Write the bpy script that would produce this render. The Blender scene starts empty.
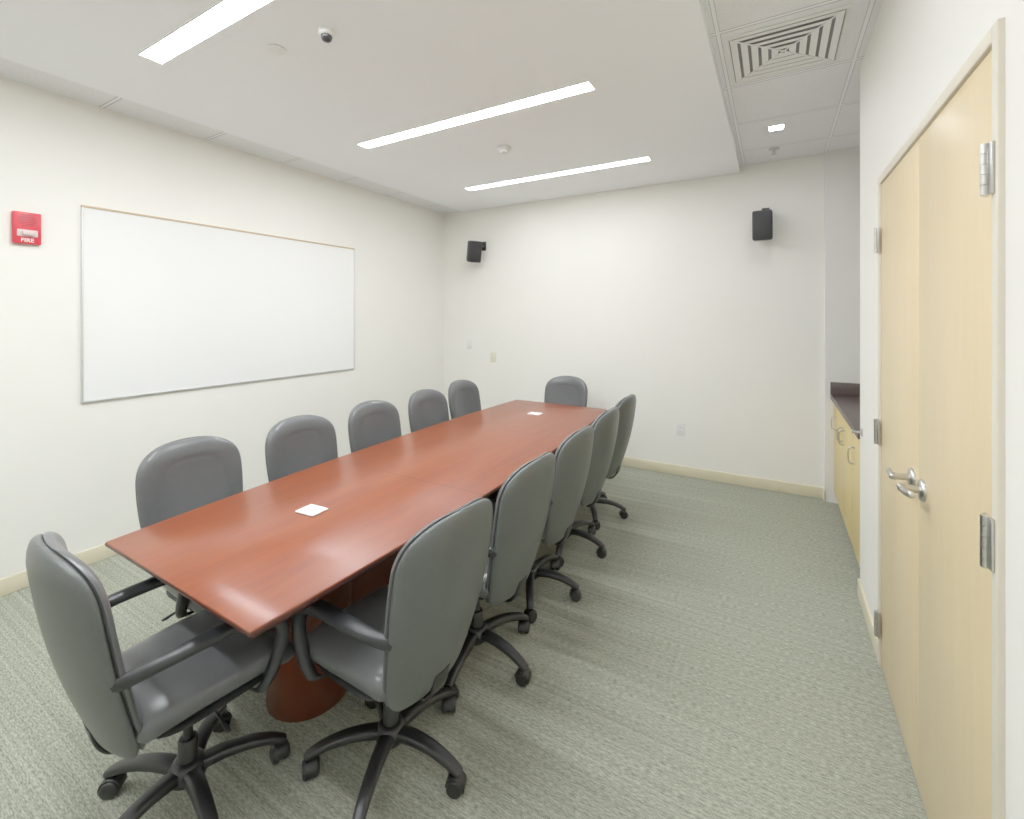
import bpy, bmesh, math, random
from mathutils import Vector, Matrix
random.seed(4)
C = bpy.context.scene.collection
scene = bpy.context.scene
scene.view_settings.view_transform = 'Standard'
scene.view_settings.gamma = 1.37
scene.view_settings.exposure = 0.57

# ------------------------------------------------------------------ materials
def base_mat(name):
    m = bpy.data.materials.new(name); m.use_nodes = True
    nt = m.node_tree; b = nt.nodes['Principled BSDF']
    return m, nt, b

def N(nt, t, **kw):
    n = nt.nodes.new(t)
    for k, v in kw.items(): setattr(n, k, v)
    return n

def mat(name, col, rough=0.5, metal=0.0, var=0.06, scale=30, bump=0.0, stretch=(1, 1, 1), coat=0.0, spec=0.5):
    m, nt, b = base_mat(name)
    tc = N(nt, 'ShaderNodeTexCoord'); mp = N(nt, 'ShaderNodeMapping')
    mp.inputs['Scale'].default_value = stretch
    nz = N(nt, 'ShaderNodeTexNoise'); nz.inputs['Scale'].default_value = scale; nz.inputs['Detail'].default_value = 4
    nt.links.new(tc.outputs['Object'], mp.inputs[0]); nt.links.new(mp.outputs[0], nz.inputs['Vector'])
    r = N(nt, 'ShaderNodeValToRGB')
    r.color_ramp.elements[0].position = 0.3; r.color_ramp.elements[1].position = 0.7
    r.color_ramp.elements[0].color = [max(0, c * (1 - var)) for c in col] + [1]
    r.color_ramp.elements[1].color = [min(1, c * (1 + var)) for c in col] + [1]
    nt.links.new(nz.outputs['Fac'], r.inputs[0]); nt.links.new(r.outputs[0], b.inputs['Base Color'])
    b.inputs['Roughness'].default_value = rough; b.inputs['Metallic'].default_value = metal
    b.inputs['Coat Weight'].default_value = coat; b.inputs['Specular IOR Level'].default_value = spec
    if bump:
        bp = N(nt, 'ShaderNodeBump'); bp.inputs['Strength'].default_value = bump; bp.inputs['Distance'].default_value = 0.002
        nt.links.new(nz.outputs['Fac'], bp.inputs['Height']); nt.links.new(bp.outputs[0], b.inputs['Normal'])
    return m

def emis(name, col, s):
    m, nt, b = base_mat(name)
    b.inputs['Base Color'].default_value = (*col, 1)
    b.inputs['Emission Color'].default_value = (*col, 1); b.inputs['Emission Strength'].default_value = s
    return m

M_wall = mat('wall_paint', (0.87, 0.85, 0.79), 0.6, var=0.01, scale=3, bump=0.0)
M_alc_shade = mat('alcove_shaded_paint', (0.80, 0.78, 0.735), 0.6, var=0.01, scale=3)  # darker than the walls: shade of the closet put into the colour
M_gyp = mat('ceiling_paint', (0.945, 0.965, 0.998), 0.8, var=0.002, scale=3)
M_base = mat('baseboard_vinyl', (0.71, 0.645, 0.46), 0.5, var=0.03, scale=8)
M_leather = mat('grey_vinyl', (0.090, 0.093, 0.095), 0.30, var=0.05, scale=60, bump=0.14, coat=0.08)
M_shell = mat('grey_vinyl_rear_bounce', (0.082, 0.091, 0.086), 0.36, var=0.05, scale=60, bump=0.12)  # green tint is light bounced off the carpet, put into the colour
M_black = mat('black_plastic', (0.008, 0.008, 0.009), 0.4, var=0.1, scale=80, bump=0.1)
M_arm = mat('dark_grey_urethane', (0.011, 0.012, 0.014), 0.40, var=0.08, scale=80)
M_steel = mat('brushed_steel', (0.58, 0.57, 0.55), 0.28, metal=1.0, var=0.06, scale=40, stretch=(1, 1, 8))
M_alu = mat('aluminium_frame', (0.66, 0.66, 0.65), 0.4, metal=0.3, var=0.04, scale=40)
M_board = mat('whiteboard_enamel', (0.88, 0.875, 0.865), 0.08, var=0.005, scale=2, coat=0.5)
M_red = mat('red_plastic', (0.68, 0.025, 0.045), 0.35, var=0.04, scale=30)
M_dred = mat('dark_red_plastic', (0.36, 0.012, 0.02), 0.45, var=0.04, scale=30)
M_white = mat('white_plastic', (0.82, 0.82, 0.80), 0.4, var=0.02, scale=30)
M_lens = mat('strobe_lens', (0.72, 0.56, 0.54), 0.12, var=0.05, scale=50)
M_ivory = mat('ivory_plastic', (0.74, 0.68, 0.50), 0.4, var=0.02, scale=30)
M_counter = mat('brown_laminate', (0.075, 0.048, 0.043), 0.35, var=0.35, scale=90)
M_dark = mat('dark_void', (0.05, 0.05, 0.05), 0.8, var=0.1, scale=10)
M_throat = mat('vent_throat_grey', (0.20, 0.20, 0.20), 0.8, var=0.1, scale=10)
M_glass = mat('dome_glass', (0.02, 0.02, 0.025), 0.08, var=0.05, scale=10)
M_cork = mat('cork_strip', (0.56, 0.43, 0.27), 0.8, var=0.2, scale=200)
M_frame = mat('frame_paint', (0.74, 0.67, 0.54), 0.45, var=0.02, scale=10)
M_grille = mat('speaker_grille', (0.006, 0.006, 0.007), 0.55, var=0.4, scale=400, bump=0.4)
LC = (0.93, 0.975, 1.0)
M_emit = emis('light_diffuser', LC, 41)
M_emit_b = emis('light_diffuser_dim', LC, 16)
M_emit2 = emis('downlight_lens', LC, 60)

def wood(name, c1, c2, rough, scale, stretch, coat=0.0, coat_r=0.1, detail=6):
    m, nt, b = base_mat(name)
    tc = N(nt, 'ShaderNodeTexCoord'); mp = N(nt, 'ShaderNodeMapping'); mp.inputs['Scale'].default_value = stretch
    nt.links.new(tc.outputs['Object'], mp.inputs[0])
    n1 = N(nt, 'ShaderNodeTexNoise'); n1.inputs['Scale'].default_value = scale; n1.inputs['Detail'].default_value = detail
    n1.inputs['Distortion'].default_value = 0.6
    n2 = N(nt, 'ShaderNodeTexNoise'); n2.inputs['Scale'].default_value = scale * 5; n2.inputs['Detail'].default_value = 3
    nt.links.new(mp.outputs[0], n1.inputs['Vector']); nt.links.new(mp.outputs[0], n2.inputs['Vector'])
    mx = N(nt, 'ShaderNodeMath', operation='MULTIPLY_ADD'); mx.inputs[1].default_value = 0.35
    nt.links.new(n2.outputs['Fac'], mx.inputs[0])
    ms = N(nt, 'ShaderNodeMath', operation='MULTIPLY'); ms.inputs[1].default_value = 0.65
    nt.links.new(n1.outputs['Fac'], ms.inputs[0]); nt.links.new(ms.outputs[0], mx.inputs[2])
    r = N(nt, 'ShaderNodeValToRGB'); r.color_ramp.elements[0].position = 0.35; r.color_ramp.elements[1].position = 0.65
    r.color_ramp.elements[0].color = (*c1, 1); r.color_ramp.elements[1].color = (*c2, 1)
    nt.links.new(mx.outputs[0], r.inputs[0]); nt.links.new(r.outputs[0], b.inputs['Base Color'])
    b.inputs['Roughness'].default_value = rough; b.inputs['Coat Weight'].default_value = coat; b.inputs['Coat Roughness'].default_value = coat_r
    return m, nt, b, r, tc

M_maple, *_ = wood('maple_veneer', (0.735, 0.570, 0.325), (0.770, 0.610, 0.355), 0.38, 2.2, (6, 6, 0.7))
M_maple2, *_ = wood('maple_cabinet', (0.72, 0.54, 0.20), (0.78, 0.60, 0.24), 0.4, 2.2, (6, 6, 0.7))
M_cherry, ntc, bc, rc, tcc = wood('cherry_top', (0.205, 0.034, 0.0058), (0.272, 0.053, 0.0092), 0.35, 2.6, (7, 0.8, 1), coat=0.20, coat_r=0.22)
bc.inputs['Specular IOR Level'].default_value = 0.40
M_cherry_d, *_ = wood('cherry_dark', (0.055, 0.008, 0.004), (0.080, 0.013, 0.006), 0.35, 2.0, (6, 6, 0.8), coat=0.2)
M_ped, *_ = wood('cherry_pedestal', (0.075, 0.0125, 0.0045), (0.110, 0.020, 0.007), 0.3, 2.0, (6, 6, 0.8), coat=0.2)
# joints between the table top sections (object-space y)
sep = N(ntc, 'ShaderNodeSeparateXYZ'); ntc.links.new(tcc.outputs['Object'], sep.inputs[0])
prev = None
for yy in (-0.52, 0.52):
    s1 = N(ntc, 'ShaderNodeMath', operation='SUBTRACT'); s1.inputs[1].default_value = yy; ntc.links.new(sep.outputs['Y'], s1.inputs[0])
    s2 = N(ntc, 'ShaderNodeMath', operation='ABSOLUTE'); ntc.links.new(s1.outputs[0], s2.inputs[0])
    s3 = N(ntc, 'ShaderNodeMath', operation='LESS_THAN'); s3.inputs[1].default_value = 0.0024; ntc.links.new(s2.outputs[0], s3.inputs[0])
    if prev:
        a = N(ntc, 'ShaderNodeMath', operation='MAXIMUM'); ntc.links.new(prev.outputs[0], a.inputs[0]); ntc.links.new(s3.outputs[0], a.inputs[1]); prev = a
    else: prev = s3
mixs = N(ntc, 'ShaderNodeMix', data_type='RGBA'); ntc.links.new(prev.outputs[0], mixs.inputs['Factor'])
ntc.links.new(rc.outputs[0], mixs.inputs[6]); mixs.inputs[7].default_value = (0.09, 0.015, 0.005, 1)
ntc.links.new(mixs.outputs[2], bc.inputs['Base Color'])

# carpet: fine straight ribs along the room's width, flecked yarn
M_carpet, nt, b = base_mat('carpet_weave')
tc = N(nt, 'ShaderNodeTexCoord')
def cnoise(sc, scale, detail=2):
    mp = N(nt, 'ShaderNodeMapping'); mp.inputs['Scale'].default_value = sc
    nt.links.new(tc.outputs['Object'], mp.inputs[0])
    n = N(nt, 'ShaderNodeTexNoise'); n.inputs['Scale'].default_value = scale; n.inputs['Detail'].default_value = detail
    nt.links.new(mp.outputs[0], n.inputs['Vector']); return n
na = cnoise((0.06, 15, 1), 6, 0.0)
nb = cnoise((4.0, 20, 1), 13, 0.0)
ncc = cnoise((1, 1, 1), 250, 1)
m1 = N(nt, 'ShaderNodeMath', operation='MULTIPLY'); m1.inputs[1].default_value = 0.20; nt.links.new(na.outputs['Fac'], m1.inputs[0])
m2 = N(nt, 'ShaderNodeMath', operation='MULTIPLY_ADD'); m2.inputs[1].default_value = 0.40; nt.links.new(nb.outputs['Fac'], m2.inputs[0]); nt.links.new(m1.outputs[0], m2.inputs[2])
m3 = N(nt, 'ShaderNodeMath', operation='MULTIPLY_ADD'); m3.inputs[1].default_value = 0.40; nt.links.new(ncc.outputs['Fac'], m3.inputs[0]); nt.links.new(m2.outputs[0], m3.inputs[2])
r = N(nt, 'ShaderNodeValToRGB'); r.color_ramp.elements[0].position = 0.35; r.color_ramp.elements[1].position = 0.65
r.color_ramp.elements[0].color = (0.155, 0.170, 0.130, 1); r.color_ramp.elements[1].color = (0.440, 0.445, 0.352, 1)
nt.links.new(m3.outputs[0], r.inputs[0]); nt.links.new(r.outputs[0], b.inputs['Base Color'])
b.inputs['Roughness'].default_value = 0.95; b.inputs['Specular IOR Level'].default_value = 0.1
bp = N(nt, 'ShaderNodeBump'); bp.inputs['Strength'].default_value = 0.2; bp.inputs['Distance'].default_value = 0.002
nt.links.new(m3.outputs[0], bp.inputs['Height']); nt.links.new(bp.outputs[0], b.inputs['Normal'])

# tiled ceiling with grid lines, edged by shadow lines put into the colour
M_tile, nt, b = base_mat('acoustic_tile')
tc = N(nt, 'ShaderNodeTexCoord'); sp = N(nt, 'ShaderNodeSeparateXYZ'); nt.links.new(tc.outputs['Object'], sp.inputs[0])
lines = []
for ax, off, w1, w2 in (('X', -0.24, 0.013, 0.018), ('Y', -0.02, 0.012, 0.023)):
    a1 = N(nt, 'ShaderNodeMath', operation='SUBTRACT'); a1.inputs[1].default_value = off - 6.1; nt.links.new(sp.outputs[ax], a1.inputs[0])
    a2 = N(nt, 'ShaderNodeMath', operation='DIVIDE'); a2.inputs[1].default_value = 0.61; nt.links.new(a1.outputs[0], a2.inputs[0])
    a3 = N(nt, 'ShaderNodeMath', operation='FRACT'); nt.links.new(a2.outputs[0], a3.inputs[0])
    a4 = N(nt, 'ShaderNodeMath', operation='SUBTRACT'); a4.inputs[1].default_value = 0.5; nt.links.new(a3.outputs[0], a4.inputs[0])
    a5 = N(nt, 'ShaderNodeMath', operation='ABSOLUTE'); nt.links.new(a4.outputs[0], a5.inputs[0])
    a6 = N(nt, 'ShaderNodeMath', operation='GREATER_THAN'); a6.inputs[1].default_value = 0.5 - w1; nt.links.new(a5.outputs[0], a6.inputs[0])
    a7 = N(nt, 'ShaderNodeMath', operation='GREATER_THAN'); a7.inputs[1].default_value = 0.5 - w2; nt.links.new(a5.outputs[0], a7.inputs[0])
    lines.append((a6, a7))
g = N(nt, 'ShaderNodeMath', operation='MAXIMUM'); nt.links.new(lines[0][0].outputs[0], g.inputs[0]); nt.links.new(lines[1][0].outputs[0], g.inputs[1])
g2 = N(nt, 'ShaderNodeMath', operation='MAXIMUM'); nt.links.new(lines[0][1].outputs[0], g2.inputs[0]); nt.links.new(lines[1][1].outputs[0], g2.inputs[1])
nz = N(nt, 'ShaderNodeTexNoise'); nz.inputs['Scale'].default_value = 180; nt.links.new(tc.outputs['Object'], nz.inputs['Vector'])
rr = N(nt, 'ShaderNodeValToRGB'); rr.color_ramp.elements[0].position = 0.35; rr.color_ramp.elements[1].position = 0.6
rr.color_ramp.elements[0].color = (0.80, 0.805, 0.82, 1); rr.color_ramp.elements[1].color = (0.88, 0.885, 0.90, 1); nt.links.new(nz.outputs['Fac'], rr.inputs[0])
x1 = N(nt, 'ShaderNodeMix', data_type='RGBA'); nt.links.new(g2.outputs[0], x1.inputs['Factor']); nt.links.new(rr.outputs[0], x1.inputs[6]); x1.inputs[7].default_value = (0.50, 0.50, 0.51, 1)
x2 = N(nt, 'ShaderNodeMix', data_type='RGBA'); nt.links.new(g.outputs[0], x2.inputs['Factor']); nt.links.new(x1.outputs[2], x2.inputs[6]); x2.inputs[7].default_value = (0.95, 0.955, 0.97, 1)
nt.links.new(x2.outputs[2], b.inputs['Base Color']); b.inputs['Roughness'].default_value = 0.9

# ------------------------------------------------------------------ mesh helpers
def link(o, parent=None):
    C.objects.link(o)
    if parent: o.parent = parent
    return o

def obj_from(name, verts, faces, m, smooth=True, parent=None, loc=(0, 0, 0), rot=(0, 0, 0)):
    me = bpy.data.meshes.new(name); me.from_pydata([tuple(v) for v in verts], [], faces); me.update()
    bm = bmesh.new(); bm.from_mesh(me); bmesh.ops.recalc_face_normals(bm, faces=bm.faces); bm.to_mesh(me); bm.free()
    for m_ in (m if isinstance(m, (list, tuple)) else [m]): me.materials.append(m_)
    if smooth:
        me.polygons.foreach_set('use_smooth', [True] * len(me.polygons))
        try: me.set_sharp_from_angle(angle=math.radians(50))
        except Exception: pass
    o = bpy.data.objects.new(name, me); o.location = loc; o.rotation_euler = rot
    return link(o, parent)

class G:
    """geometry accumulator for ONE part"""
    def __init__(s): s.v = []; s.f = []; s.mi = []
    def add(s, v, f, mi=0, M=None):
        k = len(s.v); s.v += [(M @ Vector(p)) if M else Vector(p) for p in v]
        s.f += [tuple(i + k for i in q) for q in f]; s.mi += [mi] * len(f)
    def box(s, lo, hi, bev=0.0, mi=0, M=None, seg=2):
        bm = bmesh.new(); bmesh.ops.create_cube(bm, size=1)
        for v in bm.verts:
            v.co = Vector([(lo[i] + hi[i]) / 2 + v.co[i] * (hi[i] - lo[i]) for i in range(3)])
        if bev: bmesh.ops.bevel(bm, geom=bm.edges[:], offset=bev, segments=seg, profile=0.5, affect='EDGES')
        bm.verts.index_update()
        s.add([v.co.copy() for v in bm.verts], [[v.index for v in f.verts] for f in bm.faces], mi, M); bm.free()
    def lathe(s, prof, n=24, mi=0, M=None):
        v = []; f = []
        for (r_, z) in prof:
            for i in range(n):
                a = 2 * math.pi * i / n; v.append((r_ * math.cos(a), r_ * math.sin(a), z))
        for j in range(len(prof) - 1):
            for i in range(n):
                f.append((j * n + i, j * n + (i + 1) % n, (j + 1) * n + (i + 1) % n, (j + 1) * n + i))
        f.append(tuple(range(n))[::-1]); f.append(tuple((len(prof) - 1) * n + i for i in range(n)))
        s.add(v, f, mi, M)
    def loft(s, rings, mi=0, M=None):
        n = len(rings[0]); v = [p for r_ in rings for p in r_]; f = []
        for j in range(len(rings) - 1):
            for i in range(n):
                f.append((j * n + i, j * n + (i + 1) % n, (j + 1) * n + (i + 1) % n, (j + 1) * n + i))
        f.append(tuple(range(n))[::-1]); f.append(tuple((len(rings) - 1) * n + i for i in range(n)))
        s.add(v, f, mi, M)
    def sweep(s, path, ws, hs, n=12, e=2.6, mi=0, M=None):
        """path in (x,y,z) mostly in a YZ plane, ws along X"""
        rings = []
        for k, p in enumerate(path):
            a = Vector(path[max(0, k - 1)]); b_ = Vector(path[min(len(path) - 1, k + 1)])
            t = (b_ - a); t.x = 0; t.normalize(); nrm = Vector((0, -t.z, t.y)); X = Vector((1, 0, 0))
            rg = []
            for i in range(n):
                th = 2 * math.pi * i / n; c, s_ = math.cos(th), math.sin(th)
                cx = math.copysign(abs(c) ** (2 / e), c) * ws[k]; cy = math.copysign(abs(s_) ** (2 / e), s_) * hs[k]
                rg.append(Vector(p) + X * cx + nrm * cy)
            rings.append(rg)
        s.loft(rings, mi, M)
    def make(s, name, m, smooth=True, parent=None, loc=(0, 0, 0), rot=(0, 0, 0)):
        o = obj_from(name, s.v, s.f, m, smooth, parent, loc, rot)
        o.data.polygons.foreach_set('material_index', s.mi); return o

def boxo(name, lo, hi, m, bev=0.0, parent=None, loc=(0, 0, 0)):
    g_ = G(); g_.box(lo, hi, bev); return g_.make(name, m, bev > 0, parent, loc)

def catmull(pts, sub=5):
    out = []; P = [pts[0]] + list(pts) + [pts[-1]]
    for i in range(1, len(P) - 2):
        for k in range(sub):
            t = k / sub; q = []
            for d in range(len(pts[0])):
                p0, p1, p2, p3 = P[i - 1][d], P[i][d], P[i + 1][d], P[i + 2][d]
                q.append(0.5 * (2 * p1 + (p2 - p0) * t + (2 * p0 - 5 * p1 + 4 * p2 - p3) * t * t + (3 * p1 - p0 - 3 * p2 + p3) * t ** 3))
            out.append(tuple(q))
    out.append(tuple(pts[-1])); return out

def struct(o, label=None):
    o['kind'] = 'structure'
    if label: o['label'] = label
    return o

def empty(name, loc, rot=(0, 0, 0)):
    e = bpy.data.objects.new(name, None); e.empty_display_size = 0.1; e.location = loc; e.rotation_euler = rot
    return link(e)

def tag(o, label, cat, group=None):
    o['label'] = label; o['category'] = cat
    if group: o['group'] = group
    return o

# ------------------------------------------------------------------ room shell
XL, YB, XR, YR = -3.71, 4.66, 0.41, -1.7
HG, HT = 2.865, 2.925
XA = 1.12          # alcove far side
YC = 3.15          # end of closet wall
D0, D1, DS = 1.345, 2.545, 1.945   # door opening / seam
FW, FT = 0.030, 2.165
struct(boxo('floor', (XL, YR, -0.1), (XA, YB, 0), M_carpet), 'grey-green woven loop carpet')
struct(boxo('wall_left', (XL - 0.1, YR - 0.1, -0.1), (XL, YB + 0.1, 3.1), M_wall))
struct(boxo('wall_back', (XL, YB, -0.1), (XA + 0.1, YB + 0.1, 3.1), M_wall))
struct(boxo('wall_rear', (XL, YR - 0.1, -0.1), (XA + 0.1, YR, 3.1), M_wall))
g = G()
g.box((XR, YR, -0.1), (XR + 0.1, D0 - FW, 3.1)); g.box((XR, D1 + FW, -0.1), (XR + 0.1, YC, 3.1))
g.box((XR, D0 - FW, FT), (XR + 0.1, D1 + FW, 3.1)); g.box((XR + 0.1, YC - 0.1, -0.1), (XA, YC, 3.1))
struct(g.make('wall_right', M_wall, False))
struct(boxo('wall_alcove', (XA, YC - 0.1, -0.1), (XA + 0.1, YB, 3.1), M_alc_shade))
struct(boxo('wall_alcove_back', (0.365, YB - 0.06, 0.0), (XA, YB, HT), M_alc_shade))
struct(boxo('ceiling', (-3.41, YR, HG), (-0.275, YB, 3.0), M_gyp), 'white painted drop ceiling')
g = G(); g.box((XL, YR, HG + 0.010), (-3.41, YB, 3.0)); g.box((-0.275, YR, HT), (XA, YB, 3.0))
struct(g.make('ceiling_tiles', M_tile, False), 'white acoustic tile ceiling with metal grid')
# steel edge angle at the drop
struct(boxo('trim_2', (-0.275, YR, HG), (-0.272, YB, HT), M_white), 'white edge angle of drop ceiling')
bh = 0.095
struct(boxo('baseboard_left', (XL, YR, 0), (XL + 0.012, YB, bh), M_base, 0.003))
struct(boxo('baseboard_back', (XL + 0.012, YB - 0.012, 0), (0.365, YB, bh), M_base, 0.003))
struct(boxo('baseboard_alcove', (0.353, YB - 0.072, 0), (0.365, YB - 0.012, bh), M_base, 0.003))
struct(boxo('baseboard_closet', (XR - 0.012, D1 + FW + 0.003, 0), (XR, YC, bh), M_base, 0.003))
struct(boxo('baseboard_right', (XR - 0.012, YR, 0), (XR, D0 - FW - 0.003, bh), M_base, 0.003))
struct(boxo('baseboard_rear', (XL + 0.012, YR, 0), (XR - 0.012, YR + 0.012, bh), M_base, 0.003))
# door frame
g = G()
for lo, hi in (((XR - 0.012, D0 - FW, 0), (XR + 0.09, D0, FT)), ((XR - 0.012, D1, 0), (XR + 0.09, D1 + FW, FT)),
               ((XR - 0.012, D0, 2.130), (XR + 0.09, D1, FT))):
    g.box(lo, hi, 0.003)
g.box((XR + 0.07, D0, 0), (XR + 0.09, D1, 2.130))
struct(g.make('trim_1', M_frame), 'cream painted metal door frame')

def lever(parent, y, z, sgn, L=1.0):
    g = G(); R = Matrix.Translation((XR - 0.002, y, z)) @ Matrix.Rotation(math.radians(-90), 4, 'Y')
    g.lathe([(0.0, 0), (0.034, 0), (0.034, 0.007), (0.030, 0.012), (0.012, 0.014), (0.011, 0.045), (0.013, 0.047), (0.013, 0.062), (0.009, 0.066), (0.0, 0.066)], 28, M=R)
    path = [(XR - 0.058, y - sgn * 0.01, z), (XR - 0.058, y + sgn * 0.03 * L, z + 0.001), (XR - 0.056, y + sgn * 0.065 * L, z - 0.004), (XR - 0.052, y + sgn * 0.095 * L, z - 0.010), (XR - 0.049, y + sgn * 0.106 * L, z - 0.013)]
    if sgn < 0: path = [(p[0], p[1], z + (z - p[2]) * 0.6) for p in path]
    g.sweep(catmull(path, 4), [0.008] * 17, [0.011] * 14 + [0.010, 0.008, 0.005], 12, 2.3)
    o = g.make('lever_handle', M_steel, True, parent); o['label'] = 'brushed steel lever handle on round rose'
    return o

def hinge(parent, y, z, sgn):
    g = G()
    g.box((XR - 0.018, y - 0.02 * 1, z - 0.055), (XR - 0.0125, y + 0.02, z + 0.055), 0.001)
    for k in range(5):
        g.lathe([(0.0, -0.0105), (0.0075, -0.0105), (0.0075, 0.0105), (0, 0.0105)], 14, M=Matrix.Translation((XR - 0.022, y, z - 0.044 + k * 0.022)))
    o = g.make('hinge', M_steel, True, parent); o['label'] = 'brushed steel butt hinge'; return o

for nm, a, b_, ly, sg, hy, hzs in (('door_1', DS + 0.0015, D1 - 0.003, DS + 0.070, 1, D1 + 0.003, (1.885, 1.04, 0.19)), ('door_2', D0 + 0.003, DS - 0.0015, DS - 0.055, -1, D0 + 0.0, (1.862, 1.07, 0.19))):
    d = struct(boxo(nm, (XR - 0.004, a, 0.008), (XR + 0.04, b_, 2.127), M_maple, 0.002), 'light maple veneer closet door leaf')
    lever(d, ly, 1.0, sg, 1.0 if sg > 0 else 0.85)
    for hz in hzs: hinge(d, hy, hz, sg)

# ------------------------------------------------------------------ ceiling fixtures
for yc in (-0.30, 1.09, 2.47, 3.855):  # the fixture behind the camera is unseen, added to even the light
    e = tag(empty('ceiling_light', (-1.83, yc, HG)), 'long recessed linear ceiling light, lit (unseen one added)', 'light', 'linear ceiling lights')
    g = G(); L, W, t = 0.93, 0.052, 0.004
    g.box((-L, -W, -0.004), (L, -W + t, 0)); g.box((-L, W - t, -0.004), (L, W, 0))
    g.box((-L, -W + t, -0.004), (-L + t, W - t, 0)); g.box((L - t, -W + t, -0.004), (L, W - t, 0))
    g.make('light_trim', M_white, False, e)
    boxo('diffuser', (-L + t, -W + t, -0.004), (L - t, W - t, -0.0005), M_emit_b if yc > 3 else M_emit, 0, e)

for yc in (3.83, 1.39, -1.05):  # only the far one is visible; the others are added to brighten the tiles
    e = tag(empty('downlight', (0.01, yc, HT)), 'small square recessed downlight, lit (unseen ones added for light)', 'light', 'square downlights in tile ceiling')
    g = G()
    for lo, hi in (((-0.06, -0.06), (0.06, -0.045)), ((-0.06, 0.045), (0.06, 0.06)), ((-0.06, -0.045), (-0.045, 0.045)), ((0.045, -0.045), (0.06, 0.045))):
        g.box((*lo, -0.006), (*hi, 0))
    g.make('light_trim', M_white, False, e); boxo('lens', (-0.045, -0.045, -0.003), (0.045, 0.045, -0.001), M_emit2, 0, e)

# diffuser vent
e = tag(empty('ceiling_vent', (0.040, 2.735, HT)), 'square white louvred air diffuser set in tile ceiling', 'air vent')
g = G()
def sqring(g, r1, z1, r2, z2, th=0.002):
    v = []
    for (r_, z_) in ((r1, z1), (r2, z2), (r2, z2 + th), (r1, z1 + th)):
        v += [(-r_, -r_, z_), (r_, -r_, z_), (r_, r_, z_), (-r_, r_, z_)]
    f = []
    for a in range(4):
        for i in range(4):
            f.append((a * 4 + i, a * 4 + (i + 1) % 4, ((a + 1) % 4) * 4 + (i + 1) % 4, ((a + 1) % 4) * 4 + i))
    g.add(v, f)
sqring(g, 0.258, -0.004, 0.240, -0.009)
o = g.make('vent_frame', M_white, False, e)
g = G()
for k in range(5):
    r0 = 0.234 - k * 0.045; sqring(g, r0, -0.010, r0 - 0.030, -0.006, 0.0012)
for s_ in (1, -1):
    g.box((-0.33, -0.003, -0.010), (0.33, 0.003, -0.005), M=Matrix.Rotation(math.radians(45 * s_), 4, 'Z'))
g.make('louvres', M_white, False, e)
boxo('vent_throat', (-0.238, -0.238, -0.0025), (0.238, 0.238, 0.001), M_throat, 0, e)

e = tag(empty('dome_camera', (-1.79, 1.39, HG + 0.001)), 'small dome security camera, white with dark dome', 'security camera')
g = G(); g.lathe([(0, 0), (0.036, 0), (0.036, -0.016), (0.032, -0.024), (0.024, -0.026), (0, -0.026)], 28); g.make('camera_housing', M_white, True, e)
g = G(); g.lathe([(0.0, -0.025), (0.025, -0.025), (0.024, -0.036), (0.019, -0.046), (0.010, -0.051), (0, -0.052)], 24); g.make('dome', M_glass, True, e)

e = tag(empty('smoke_detector', (-1.83, 3.05, HG + 0.001)), 'round white smoke detector on ceiling', 'smoke detector')
g = G(); g.lathe([(0, 0), (0.055, 0), (0.055, -0.012), (0.048, -0.02), (0, -0.02)], 28); g.make('detector_base', M_white, True, e)
g = G(); g.lathe([(0, -0.02), (0.036, -0.02), (0.036, -0.034), (0.030, -0.042), (0, -0.043)], 28); g.make('sensor_cap', M_white, True, e)

def sprinkler(x, y, z, lab):
    e = tag(empty('fire_sprinkler', (x, y, z)), lab, 'sprinkler')
    g = G(); g.lathe([(0, 0.001), (0.040, 0.001), (0.038, -0.008), (0.016, -0.011), (0, -0.011)], 24); g.make('escutcheon', M_steel, True, e)
    g = G(); g.lathe([(0, -0.009), (0.009, -0.009), (0.007, -0.022), (0.005, -0.042), (0.019, -0.044), (0.019, -0.048), (0, -0.048)], 16)
    g.box((-0.013, -0.003, -0.044), (-0.009, 0.003, -0.009)); g.box((0.009, -0.003, -0.044), (0.013, 0.003, -0.009)); g.make('sprinkler_head', M_steel, True, e)
sprinkler(-0.005, 4.31, HT, 'steel pendant sprinkler in tile ceiling')
e = tag(empty('sprinkler_cover', (-2.12, 1.36, HG)), 'flat round white concealed sprinkler cover', 'sprinkler')
g = G(); g.lathe([(0, 0.001), (0.030, 0.001), (0.030, -0.003), (0, -0.0035)], 28); g.make('ring', M_white, True, e)
g = G(); g.lathe([(0, -0.003), (0.041, -0.004), (0.041, -0.006), (0, -0.007)], 28); g.make('cover_plate', M_white, True, e)

# ------------------------------------------------------------------ whiteboard on left wall
y0, y1, z0, z1 = 1.10, 3.20, 1.015, 2.235
e = tag(empty('whiteboard', (XL, (y0 + y1) / 2, z0)), 'wide blank whiteboard with thin aluminium frame', 'whiteboard')
hw = (y1 - y0) / 2; hh = z1 - z0
boxo('writing_surface', (0.002, -hw + 0.008, 0.010), (0.016, hw - 0.008, hh - 0.012), M_board, 0, e)
g = G()
g.box((0.0005, -hw, 0), (0.020, hw, 0.011), 0.002); g.box((0.0005, -hw, 0.011), (0.020, -hw + 0.009, hh - 0.013), 0.002); g.box((0.0005, hw - 0.009, 0.011), (0.020, hw, hh - 0.013), 0.002)
g.make('frame', M_alu, True, e)
g = G(); g.box((0.0005, -hw, hh - 0.013), (0.022, hw, hh), 0.002)
o = g.make('map_rail', M_cork, True, e); o['label'] = 'tan cork display rail'

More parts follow.
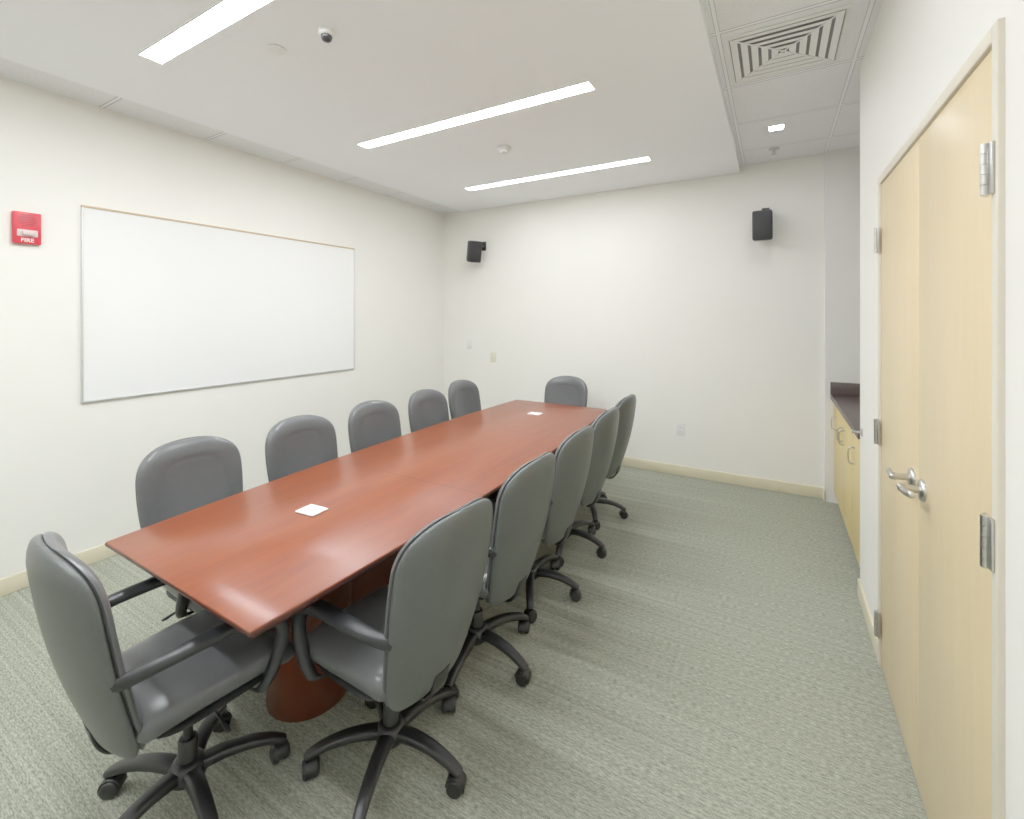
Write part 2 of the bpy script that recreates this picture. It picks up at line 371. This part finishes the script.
# ------------------------------------------------------------------ fire alarm
def text_mesh(name, s, size, m, parent, loc, rot, ext=0.0008):
    cu = bpy.data.curves.new(name, 'FONT'); cu.body = s; cu.size = size; cu.extrude = ext; cu.align_x = 'CENTER'; cu.align_y = 'CENTER'; cu.offset = size * 0.012
    t = bpy.data.objects.new(name, cu); C.objects.link(t); bpy.context.view_layer.update()
    me = bpy.data.meshes.new_from_object(t.evaluated_get(bpy.context.evaluated_depsgraph_get()))
    bpy.data.objects.remove(t); me.materials.clear(); me.materials.append(m)
    o = bpy.data.objects.new(name, me); o.location = loc; o.rotation_euler = rot; return link(o, parent)

e = tag(empty('fire_alarm', (XL, 0.863, 2.05)), 'red wall mounted fire alarm horn strobe marked FIRE', 'fire alarm')
g = G(); g.box((0.0, -0.058, -0.09), (0.03, 0.058, 0.09), 0.006); g.make('alarm_housing', M_red, True, e)
g = G()
for k in range(7):
    zz = -0.030 + k * 0.010; hwid = math.sqrt(max(0.0001, 0.038 ** 2 - zz ** 2))
    g.box((0.0298, -hwid, 0.042 + zz - 0.0024), (0.0308, hwid, 0.042 + zz + 0.0024))
g.make('horn_grille', M_dred, False, e)
g = G(); g.box((0.029, -0.042, -0.050), (0.035, 0.042, -0.010), 0.003); g.box((0.034, -0.024, -0.044), (0.050, 0.024, -0.016), 0.006); g.make('strobe_lens', M_lens, True, e)
text_mesh('fire_lettering', 'FIRE', 0.030, M_white, e, (0.0305, 0, -0.070), (math.pi / 2, 0, math.pi / 2))

# ------------------------------------------------------------------ speakers
def speaker(loc, rz, tilt, lab, boff, bz):
    e = tag(empty('wall_speaker', loc), lab, 'speaker', 'black wall speakers')
    R = Matrix.Rotation(rz, 4, 'Z') @ Matrix.Rotation(tilt, 4, 'X')
    g = G(); rings = []
    for y_, w_, h_ in ((-0.070, 0.072, 0.122), (-0.066, 0.076, 0.126), (0.0, 0.076, 0.126), (0.04, 0.070, 0.122), (0.070, 0.050, 0.108), (0.075, 0.045, 0.102)):
        rg = []
        for i in range(48):
            th = 2 * math.pi * (i + 0.5) / 48; c, s_ = math.cos(th), math.sin(th); ex = 2 / 14
            rg.append((math.copysign(abs(c) ** ex, c) * w_, y_, math.copysign(abs(s_) ** ex, s_) * h_))
        rings.append(rg)
    g.loft(rings, M=R); g.make('speaker_cabinet', M_black, True, e)
    g = G(); g.box((-0.067, -0.077, -0.116), (0.067, -0.069, 0.116), 0.003, M=R); g.make('speaker_grille', M_grille, True, e)
    g = G(); dy = YB - loc[1]
    g.box((boff - 0.030, dy - 0.008, bz - 0.055), (boff + 0.030, dy, bz + 0.055), 0.002)
    g.box((min(0, boff) - 0.009, 0.055, bz - 0.045), (max(0, boff) + 0.009, 0.075, bz + 0.018), 0.002)
    g.box((boff - 0.010, 0.060, bz - 0.014), (boff + 0.010, dy - 0.006, bz + 0.014), 0.002)
    g.lathe([(0, -0.03), (0.018, -0.03), (0.018, 0.03), (0, 0.03)], 16, M=Matrix.Translation((boff, 0.07, bz)))
    g.make('bracket', M_black, True, e)
speaker((-3.13, 4.50, 2.325), math.radians(58), math.radians(12), 'black bookshelf speaker angled on wall bracket near corner', 0.045, 0.08)
speaker((-0.09, 4.53, 2.335), math.radians(-3), math.radians(2), 'black bookshelf speaker on wall bracket by tile ceiling', 0.020, 0.125)

# ------------------------------------------------------------------ plates
def plate(name, x, z, m, lab, cat, kind):
    e = tag(empty(name, (x, YB, z)), lab, cat)
    boxo('cover_plate', (-0.037, -0.008, -0.06), (0.037, 0.0, 0.06), m, 0.002, e)
    g = G()
    if kind == 'switch': g.box((-0.016, -0.011, -0.033), (0.016, -0.008, 0.033), 0.001); g.make('rocker', m, True, e)
    elif kind == 'outlet':
        g.box((-0.017, -0.0105, 0.006), (0.017, -0.008, 0.036), 0.001); g.box((-0.017, -0.0105, -0.036), (0.017, -0.008, -0.006), 0.001)
        for zz in (0.021, -0.021):
            for xx in (-0.007, 0.007): g.box((xx - 0.001, -0.011, zz - 0.004), (xx + 0.001, -0.0104, zz + 0.004), mi=1)
        g.make('receptacle', [m, M_dark], True, e)
    else:
        g.lathe([(0, 0), (0.007, 0), (0.007, 0.008), (0.004, 0.009), (0, 0.009)], 14, M=Matrix.Translation((0, -0.008, 0)) @ Matrix.Rotation(math.radians(90), 4, 'X')); g.make('connector', M_steel, True, e)
plate('light_switch', -3.30, 1.20, M_white, 'small white wall switch plate', 'light switch', 'switch')
plate('cable_plate', -2.95, 1.05, M_ivory, 'ivory wall plate with cable connector', 'wall plate', 'cable')
plate('power_outlet', -0.79, 0.45, M_white, 'white duplex power outlet low on wall', 'power outlet', 'outlet')

e = tag(empty('wall_hook', (XR, 3.08, 0.92)), 'small steel hook at end of closet wall', 'hook')
g = G(); g.box((-0.006, -0.015, -0.02), (0.0, 0.015, 0.02), 0.002); g.make('mounting_plate', M_steel, True, e)
g = G(); g.lathe([(0, 0), (0.006, 0), (0.006, 0.03), (0.011, 0.034), (0.011, 0.042), (0, 0.044)], 16, M=Matrix.Translation((-0.005, 0, 0)) @ Matrix.Rotation(math.radians(-90), 4, 'Y')); g.make('peg', M_steel, True, e)

# ------------------------------------------------------------------ cabinets in alcove
CX = 0.425
def cabinet(ya, yb, doors):
    e = tag(empty('base_cabinet', (CX, (ya + yb) / 2, 0)), 'maple base cabinet under brown worktop', 'cabinet', 'base cabinets in alcove')
    h = (yb - ya) / 2
    g = G(); g.box((0.019, -h + 0.001, 0.09), (XA - CX - 0.005, h - 0.001, 0.862)); g.box((0.07, -h + 0.001, 0), (XA - CX - 0.005, h - 0.001, 0.09), mi=1)
    g.make('body', [M_maple2, M_base], False, e)
    for (a, b2, py) in doors:
        d = boxo('door', (0, a - (ya + yb) / 2 + 0.0015, 0.095), (0.018, b2 - (ya + yb) / 2 - 0.0015, 0.855), M_maple2, 0.0015, e)
        yy = py - (ya + yb) / 2
        path = catmull([(0.002, yy, 0.64), (-0.020, yy, 0.643), (-0.030, yy, 0.66), (-0.030, yy, 0.72), (-0.020, yy, 0.737), (0.002, yy, 0.74)], 5)
        gg = G()
        gg.sweep([(0, p[0], p[2]) for p in path], [0.005] * len(path), [0.005] * len(path), 10, 2, M=Matrix.Translation((0, yy, 0)) @ Matrix.Rotation(math.radians(-90), 4, 'Z'))
        k = gg.make('handle', M_steel, True, d); k['label'] = 'brushed steel D-shaped pull'
cabinet(3.16, 3.60, [(3.16, 3.60, 3.48)])
cabinet(3.60, 4.40, [(3.60, 4.00, 3.95), (4.00, 4.40, 4.05)])
cabinet(4.40, 4.597, [(4.40, 4.597, 4.45)])
e = tag(empty('worktop', (0.4, 3.9, 0.864)), 'brown laminate worktop with backsplash over maple cabinets', 'worktop')
boxo('counter_slab', (0, -0.745, 0), (XA - 0.404, 0.697, 0.036), M_counter, 0.004, e)
g = G(); g.box((0.0, 0.678, 0.0365), (XA - 0.404, 0.697, 0.14), 0.003); g.box((XA - 0.424, -0.745, 0.0365), (XA - 0.404, 0.6785, 0.14), 0.003); g.make('backsplash', M_counter, True, e)

# ------------------------------------------------------------------ conference table
TH = 0.75
e = tag(empty('conference_table', (-1.63, 2.22, 0)), 'long boat-shaped cherry wood conference table', 'table')
def side(t, xa, xb, bulge): return xa + (xb - xa) * t + bulge * (1 - (2 * t - 1) ** 2)
ya, yb = 0.665, 3.79
outl = []
K = 24
for i in range(K + 1):
    t = i / K; outl.append((side(t, -1.150, -1.250, 0.065), ya + (yb - ya) * t))
for i in range(K, -1, -1):
    t = i / K; outl.append((side(t, -2.055, -2.145, -0.060), ya + 0.01 + (yb - ya) * t))
cxm, cym = -1.645, 2.22
def inset(p, d):
    x, y = p; return (x - math.copysign(d, x - cxm), y - (math.copysign(d, y - cym) if (y < ya + 0.02 or y > yb - 0.02) else 0))
n = len(outl)
verts = []; 
lev = [(0.004, TH), (0.0, TH - 0.004), (0.0, TH - 0.014), (0.028, TH - 0.042)]
for d, z in lev:
    for p in outl:
        q = inset(p, d); verts.append((q[0] + 1.63, q[1] - 2.22, z))
faces = [tuple(range(n))]
mi = [0]
for L_ in range(3):
    for i in range(n):
        faces.append((L_ * n + i, (L_ + 1) * n + i, (L_ + 1) * n + (i + 1) % n, L_ * n + (i + 1) % n)); mi.append(0 if L_ == 0 else 1)
faces.append(tuple(3 * n + i for i in range(n))[::-1]); mi.append(1)
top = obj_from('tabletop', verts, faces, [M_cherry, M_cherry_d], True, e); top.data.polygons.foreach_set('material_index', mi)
g = G()
g.box((-0.16, -1.00, TH - 0.070), (0.07, 0.93, TH - 0.042), 0.004)
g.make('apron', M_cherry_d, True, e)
for yy in (-1.00, -0.03, 0.93):
    g = G(); g.lathe([(0, 0), (0.160, 0), (0.162, 0.003), (0.162, TH - 0.042), (0, TH - 0.042)], 48, M=Matrix.Translation((-0.045, yy, 0)))
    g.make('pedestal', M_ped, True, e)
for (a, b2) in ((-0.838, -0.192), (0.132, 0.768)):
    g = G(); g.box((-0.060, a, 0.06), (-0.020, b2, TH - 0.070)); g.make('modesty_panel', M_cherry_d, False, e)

for (x, y, rz) in ((-1.644, 1.206, 0.06), (-1.694, 3.31, 0.03)):
    e = tag(empty('table_power_module', (x, y, TH), (0, 0, rz)), 'small white flush power and data box on table', 'power module', 'table power modules')
    boxo('cover', (-0.052, -0.040, 0.0), (0.052, 0.040, 0.007), M_white, 0.003, e)
    g = G(); g.box((-0.044, -0.031, 0.0068), (0.044, -0.001, 0.009), 0.001); g.box((-0.044, 0.001, 0.0068), (0.044, 0.031, 0.009), 0.001); g.make('flap', M_white, True, e)

# ------------------------------------------------------------------ office chair (front = +Y, hub at origin)
def sup(c, p): return math.copysign(abs(c) ** p, c)
WR = 0.055
def back_y(z):   # centre line of the backrest
    t = (z - 0.34) / 0.62
    return -0.176 - 0.146 * t - 0.026 * math.sin(math.pi * min(1, t))
def wprof(z):
    """half width of the backrest outline at height z"""
    zb, zt = 0.338, 0.958; t = (z - zb) / (zt - zb)
    tt = min(1, max(0, t) / 0.70)
    w = 0.158 + 0.064 * math.sin(tt * math.pi / 2)
    if t > 0.70: w = 0.222 * max(0.0, 1 - ((t - 0.70) / 0.30) ** 3.2) ** (1 / 2.4)
    if t < 0.14: w *= 0.66 + 0.34 * math.sqrt(max(0, 1 - ((0.14 - t) / 0.14) ** 2))
    return max(w, 0.012)
def make_back():
    """rear shell of the backrest"""
    g = G(); rings = []; zb, zt = 0.338, 0.958; K = 48
    for k in range(K + 1):
        a = k / K; t = 0.5 - 0.5 * math.cos(math.pi * a)
        z = zb + (zt - zb) * t
        w = wprof(z)
        th = 0.027
        if t > 0.88: th *= math.sqrt(max(0.0, 1 - ((t - 0.88) / 0.12) ** 2)) 
        if t < 0.09: th *= math.sqrt(max(0.0, 1 - ((0.09 - t) / 0.09) ** 2))
        th = max(th, 0.004)
        yc = back_y(z) - 0.012; rg = []
        for i in range(40):
            an = 2 * math.pi * i / 40; x = sup(math.cos(an), 0.70) * w; y = sup(math.sin(an), 0.88) * th
            y += WR * (x / 0.23) ** 2
            rg.append((x, yc + y, z))
        rings.append(rg)
    g.loft(rings); return g
def make_front():
    """padded front: fat rounded rim and softly recessed inner panel (one height field)"""
    g = G(); NX, NZ = 52, 72; zb, zt = 0.372, 0.954
    front = []
    for j in range(NZ + 1):
        z = zb + (zt - zb) * (0.5 - 0.5 * math.cos(math.pi * j / NZ)); w = wprof(min(z, 0.9575))
        row = []
        for i in range(NX + 1):
            u = -math.cos(math.pi * i / NX); x = u * w
            ez = max(0.0, min(1.0, (zt - z) / 0.08)); eb = max(0.0, min(1.0, (z - zb) / 0.05))
            dome = (1 - abs(u) ** 3.6) ** 0.5 * math.sqrt(1 - (1 - ez) ** 2) * math.sqrt(1 - (1 - eb) ** 2)
            h = 0.038 * dome
            px = abs(x) / 0.150; pz = (z - 0.62) / (0.258 if z > 0.62 else 0.36)
            e_ = (px ** 3.4 + abs(pz) ** 3.4) ** (1 / 3.4)
            h -= 0.0045 / (1 + math.exp((e_ - 1.0) / 0.07))
            h -= 0.0022 * math.exp(-((e_ - 0.98) / 0.03) ** 2)
            h += 0.010 * math.exp(-((z - 0.57) / 0.10) ** 2) * max(0, 1 - px * px)
            row.append((x, back_y(z) + 0.004 + WR * (x / 0.23) ** 2 + h, z))
        front.append(row)
    v = [p for r_ in front for p in r_]; f = []; W = NX + 1
    for j in range(NZ):
        for i in range(NX): f.append((j * W + i, j * W + i + 1, (j + 1) * W + i + 1, (j + 1) * W + i))
    k0 = len(v)
    v += [(p[0], back_y(p[2]) + WR * (p[0] / 0.23) ** 2 + 0.001, p[2]) for r_ in front for p in r_]
    for j in range(NZ):
        for i in range(NX): f.append((k0 + j * W + i, k0 + (j + 1) * W + i, k0 + (j + 1) * W + i + 1, k0 + j * W + i + 1))
    bord = [i for i in range(W)] + [j * W + NX for j in range(1, NZ + 1)] + [NZ * W + i for i in range(NX - 1, -1, -1)] + [j * W for j in range(NZ - 1, 0, -1)]
    for a in range(len(bord)):
        b2 = (a + 1) % len(bord); f.append((bord[a], k0 + bord[a], k0 + bord[b2], bord[b2]))
    g.add(v, f); return g
def make_seat():
    g = G(); rings = []; K = 30
    for k in range(K + 1):
        t = 0.5 - 0.5 * math.cos(math.pi * k / K); y = -0.185 + 0.46 * t
        w = 0.194 + 0.022 * min(1, t / 0.5)
        if t > 0.7: w *= max(0.0, 1 - ((t - 0.7) / 0.3) ** 2.8) ** (1 / 2.8) * 0.5 + 0.5
        if t < 0.1: w *= 0.85 + 0.15 * math.sqrt(1 - ((0.1 - t) / 0.1) ** 2)
        th = 0.058
        if t > 0.80: th *= math.sqrt(max(0.02, 1 - ((t - 0.80) / 0.20) ** 2))
        if t < 0.08: th *= math.sqrt(max(0.02, 1 - ((0.08 - t) / 0.08) ** 2))
        zc = 0.425 + 0.012 * math.sin(t * math.pi) - (0.040 * ((t - 0.65) / 0.35) ** 2 if t > 0.65 else 0)
        rg = []
        for i in range(40):
            an = 2 * math.pi * i / 40; x = sup(math.cos(an), 0.6) * w; z = sup(math.sin(an), 0.85) * th
            z += (0.010 * (x / 0.24) ** 2)
            rg.append((x, y, zc + z))
        rings.append(rg)
    g.loft(rings); return g
def make_arm(s):
    g = G()
    pts = [(0.198, -0.240, 0.612, .010, .021), (0.212, -0.212, 0.620, .016, .020), (0.225, -0.14, 0.627, .023, .018), (0.229, -0.04, 0.629, .027, .018),
           (0.230, 0.05, 0.627, .028, .019), (0.230, 0.118, 0.617, .027, .020), (0.230, 0.163, 0.588, .025, .020), (0.230, 0.183, 0.538, .023, .020),
           (0.230, 0.174, 0.480, .022, .019), (0.227, 0.148, 0.420, .021, .016), (0.215, 0.125, 0.376, .018, .010), (0.18, 0.115, 0.362, .02, .007), (0.14, 0.11, 0.361, .02, .005)]
    P = catmull(pts, 6)
    g.sweep([(s * p[0], p[1], p[2]) for p in P], [p[3] for p in P], [p[4] for p in P], 18, 2.2)
    return g

proto = []
def part(g, name, m, parent=None, loc=(0, 0, 0), rot=0.0, label=None):
    o = g.make(name, m, True); C.objects.unlink(o)
    proto.append((name, o, parent, loc, rot, label)); return len(proto) - 1
ib = part(make_back(), 'backrest', M_shell)
part(make_front(), 'back_cushion', M_leather, ib)
part(make_seat(), 'seat', M_leather)
g = G(); rings = []
for z, w, d in ((0.392, 0.175, 0.18), (0.378, 0.190, 0.19), (0.370, 0.175, 0.18), (0.364, 0.12, 0.12)):
    rings.append([(sup(math.cos(2 * math.pi * i / 32), 0.5) * w, 0.035 + sup(math.sin(2 * math.pi * i / 32), 0.5) * d, z) for i in range(32)])
g.loft(rings); part(g, 'seat_shell', M_black)
part(make_arm(1), 'armrest', M_arm); part(make_arm(-1), 'armrest', M_arm)
g = G(); g.box((-0.07, -0.11, 0.325), (0.07, 0.10, 0.366), 0.010)
g.sweep(catmull([(0, -0.09, 0.345), (0, -0.14, 0.320), (0, -0.190, 0.322), (0, -0.224, 0.36), (0, -0.240, 0.42)], 5), [0.035] * 21, [0.006] * 21, 12, 4)
part(g, 'tilt_mechanism', M_black)
g = G(); g.sweep([(0, -0.05, 0), (0, 0.06, 0.0), (0, 0.13, -0.012), (0, 0.14, -0.012)], [0.004, 0.004, 0.008, 0.006], [0.004, 0.004, 0.005, 0.003], 10, 2, M=Matrix.Translation((0.10, 0.02, 0.345)) @ Matrix.Rotation(math.radians(-90), 4, 'Z'))
part(g, 'height_lever', M_black)
g = G(); g.lathe([(0, 0.06), (0.026, 0.06), (0.027, 0.20), (0.024, 0.205), (0.014, 0.206), (0.014, 0.33), (0, 0.33)], 20); part(g, 'gas_cylinder', M_black)
g = G(); g.lathe([(0, 0.075), (0.042, 0.075), (0.052, 0.085), (0.052, 0.118), (0.040, 0.135), (0.030, 0.138), (0, 0.138)], 28); part(g, 'base_hub', M_black)
g = G(); pth = catmull([(0, 0.03, 0.108), (0, 0.10, 0.114), (0, 0.17, 0.107), (0, 0.23, 0.090), (0, 0.265, 0.073), (0, 0.278, 0.066)], 4)
nn = len(pth); g.sweep(pth, [0.027 - 0.011 * i / (nn - 1) for i in range(nn)], [0.019 - 0.008 * i / (nn - 1) for i in range(nn)], 14, 3)
leg_o = g
g = G(); RX = Matrix.Rotation(math.radians(90), 4, 'Y')
for sx in (-0.017, 0.017):
    g.lathe([(0, -0.010), (0.020, -0.010), (0.026, -0.007), (0.0275, -0.003), (0.0275, 0.004), (0.024, 0.010), (0, 0.010)], 24, M=Matrix.Translation((sx, 0, 0.0277)) @ RX)
g.lathe([(0, 0.030), (0.007, 0.030), (0.007, 0.066), (0, 0.066)], 12)
hood = []
for k in range(9):
    a = math.radians(-20 + k * 25); hood.append((0, math.cos(a) * 0.030, 0.028 + math.sin(a) * 0.031))
g.sweep(hood, [0.021] * 9, [0.003] * 9, 12, 4)
cas = g
lo = leg_o.make('leg', M_black, True); C.objects.unlink(lo); co = cas.make('caster', M_black, True); C.objects.unlink(co)
for k in range(5):
    proto.append(('leg', lo, None, (0, 0, 0), math.radians(72 * k), None)); li = len(proto) - 1
    proto.append(('caster', co, li, (0, 0.262, 0), math.radians(30 * k + 15), None))

chair_lab = 'grey upholstered office chair with black arms and wheeled star base'
def chair(x, y, rz, star, extra=None):
    e = tag(empty('office_chair', (x, y, 0), (0, 0, rz)), extra or chair_lab, 'chair', 'office chairs around conference table')
    made = []
    for (nm, src, par, loc, rot, lab) in proto:
        o = src.copy(); o.name = nm; o.location = loc
        rr_ = rot
        if nm == 'leg': rr_ = rot + star - rz - math.pi / 2
        o.rotation_euler = (0, 0, rr_)
        C.objects.link(o); o.parent = made[par] if par is not None else e
        made.append(o)
R_ = math.radians
chair(-1.625, 0.742, R_(-5), R_(205), 'grey upholstered office chair at the end of the conference table')
for (y, x, rz, st) in ((1.165, -1.160, 86, 6), (1.725, -1.180, 89, -8), (2.280, -1.200, 90, 10), (2.840, -1.225, 90, -4), (3.395, -1.26, 90, 12)):
    chair(x, y, R_(rz), R_(st))
for (y, x, rz, st) in ((1.115, -2.14, -90, 160), (1.685, -2.12, -90, 186), (2.24, -2.12, -90, 172), (2.80, -2.12, -90, 190), (3.39, -2.20, -90, 180)):
    chair(x, y, R_(rz), R_(st))
chair(-1.765, 3.85, R_(180), R_(90), 'grey upholstered office chair at head of table by the back wall')

# ------------------------------------------------------------------ camera
cam = bpy.data.cameras.new('camera'); co_ = bpy.data.objects.new('camera', cam); C.objects.link(co_)
co_.location = (0, 0, 1.55); co_.rotation_euler = (math.radians(90), 0, math.radians(30))
cam.sensor_width = 36; cam.lens = 36 * 455 / 1024; cam.shift_y = -93.5 / 1024; cam.clip_start = 0.05
scene.camera = co_
w = bpy.data.worlds.new('world'); scene.world = w; w.use_nodes = True
w.node_tree.nodes['Background'].inputs[0].default_value = (1, 1, 1, 1); w.node_tree.nodes['Background'].inputs[1].default_value = 0.3
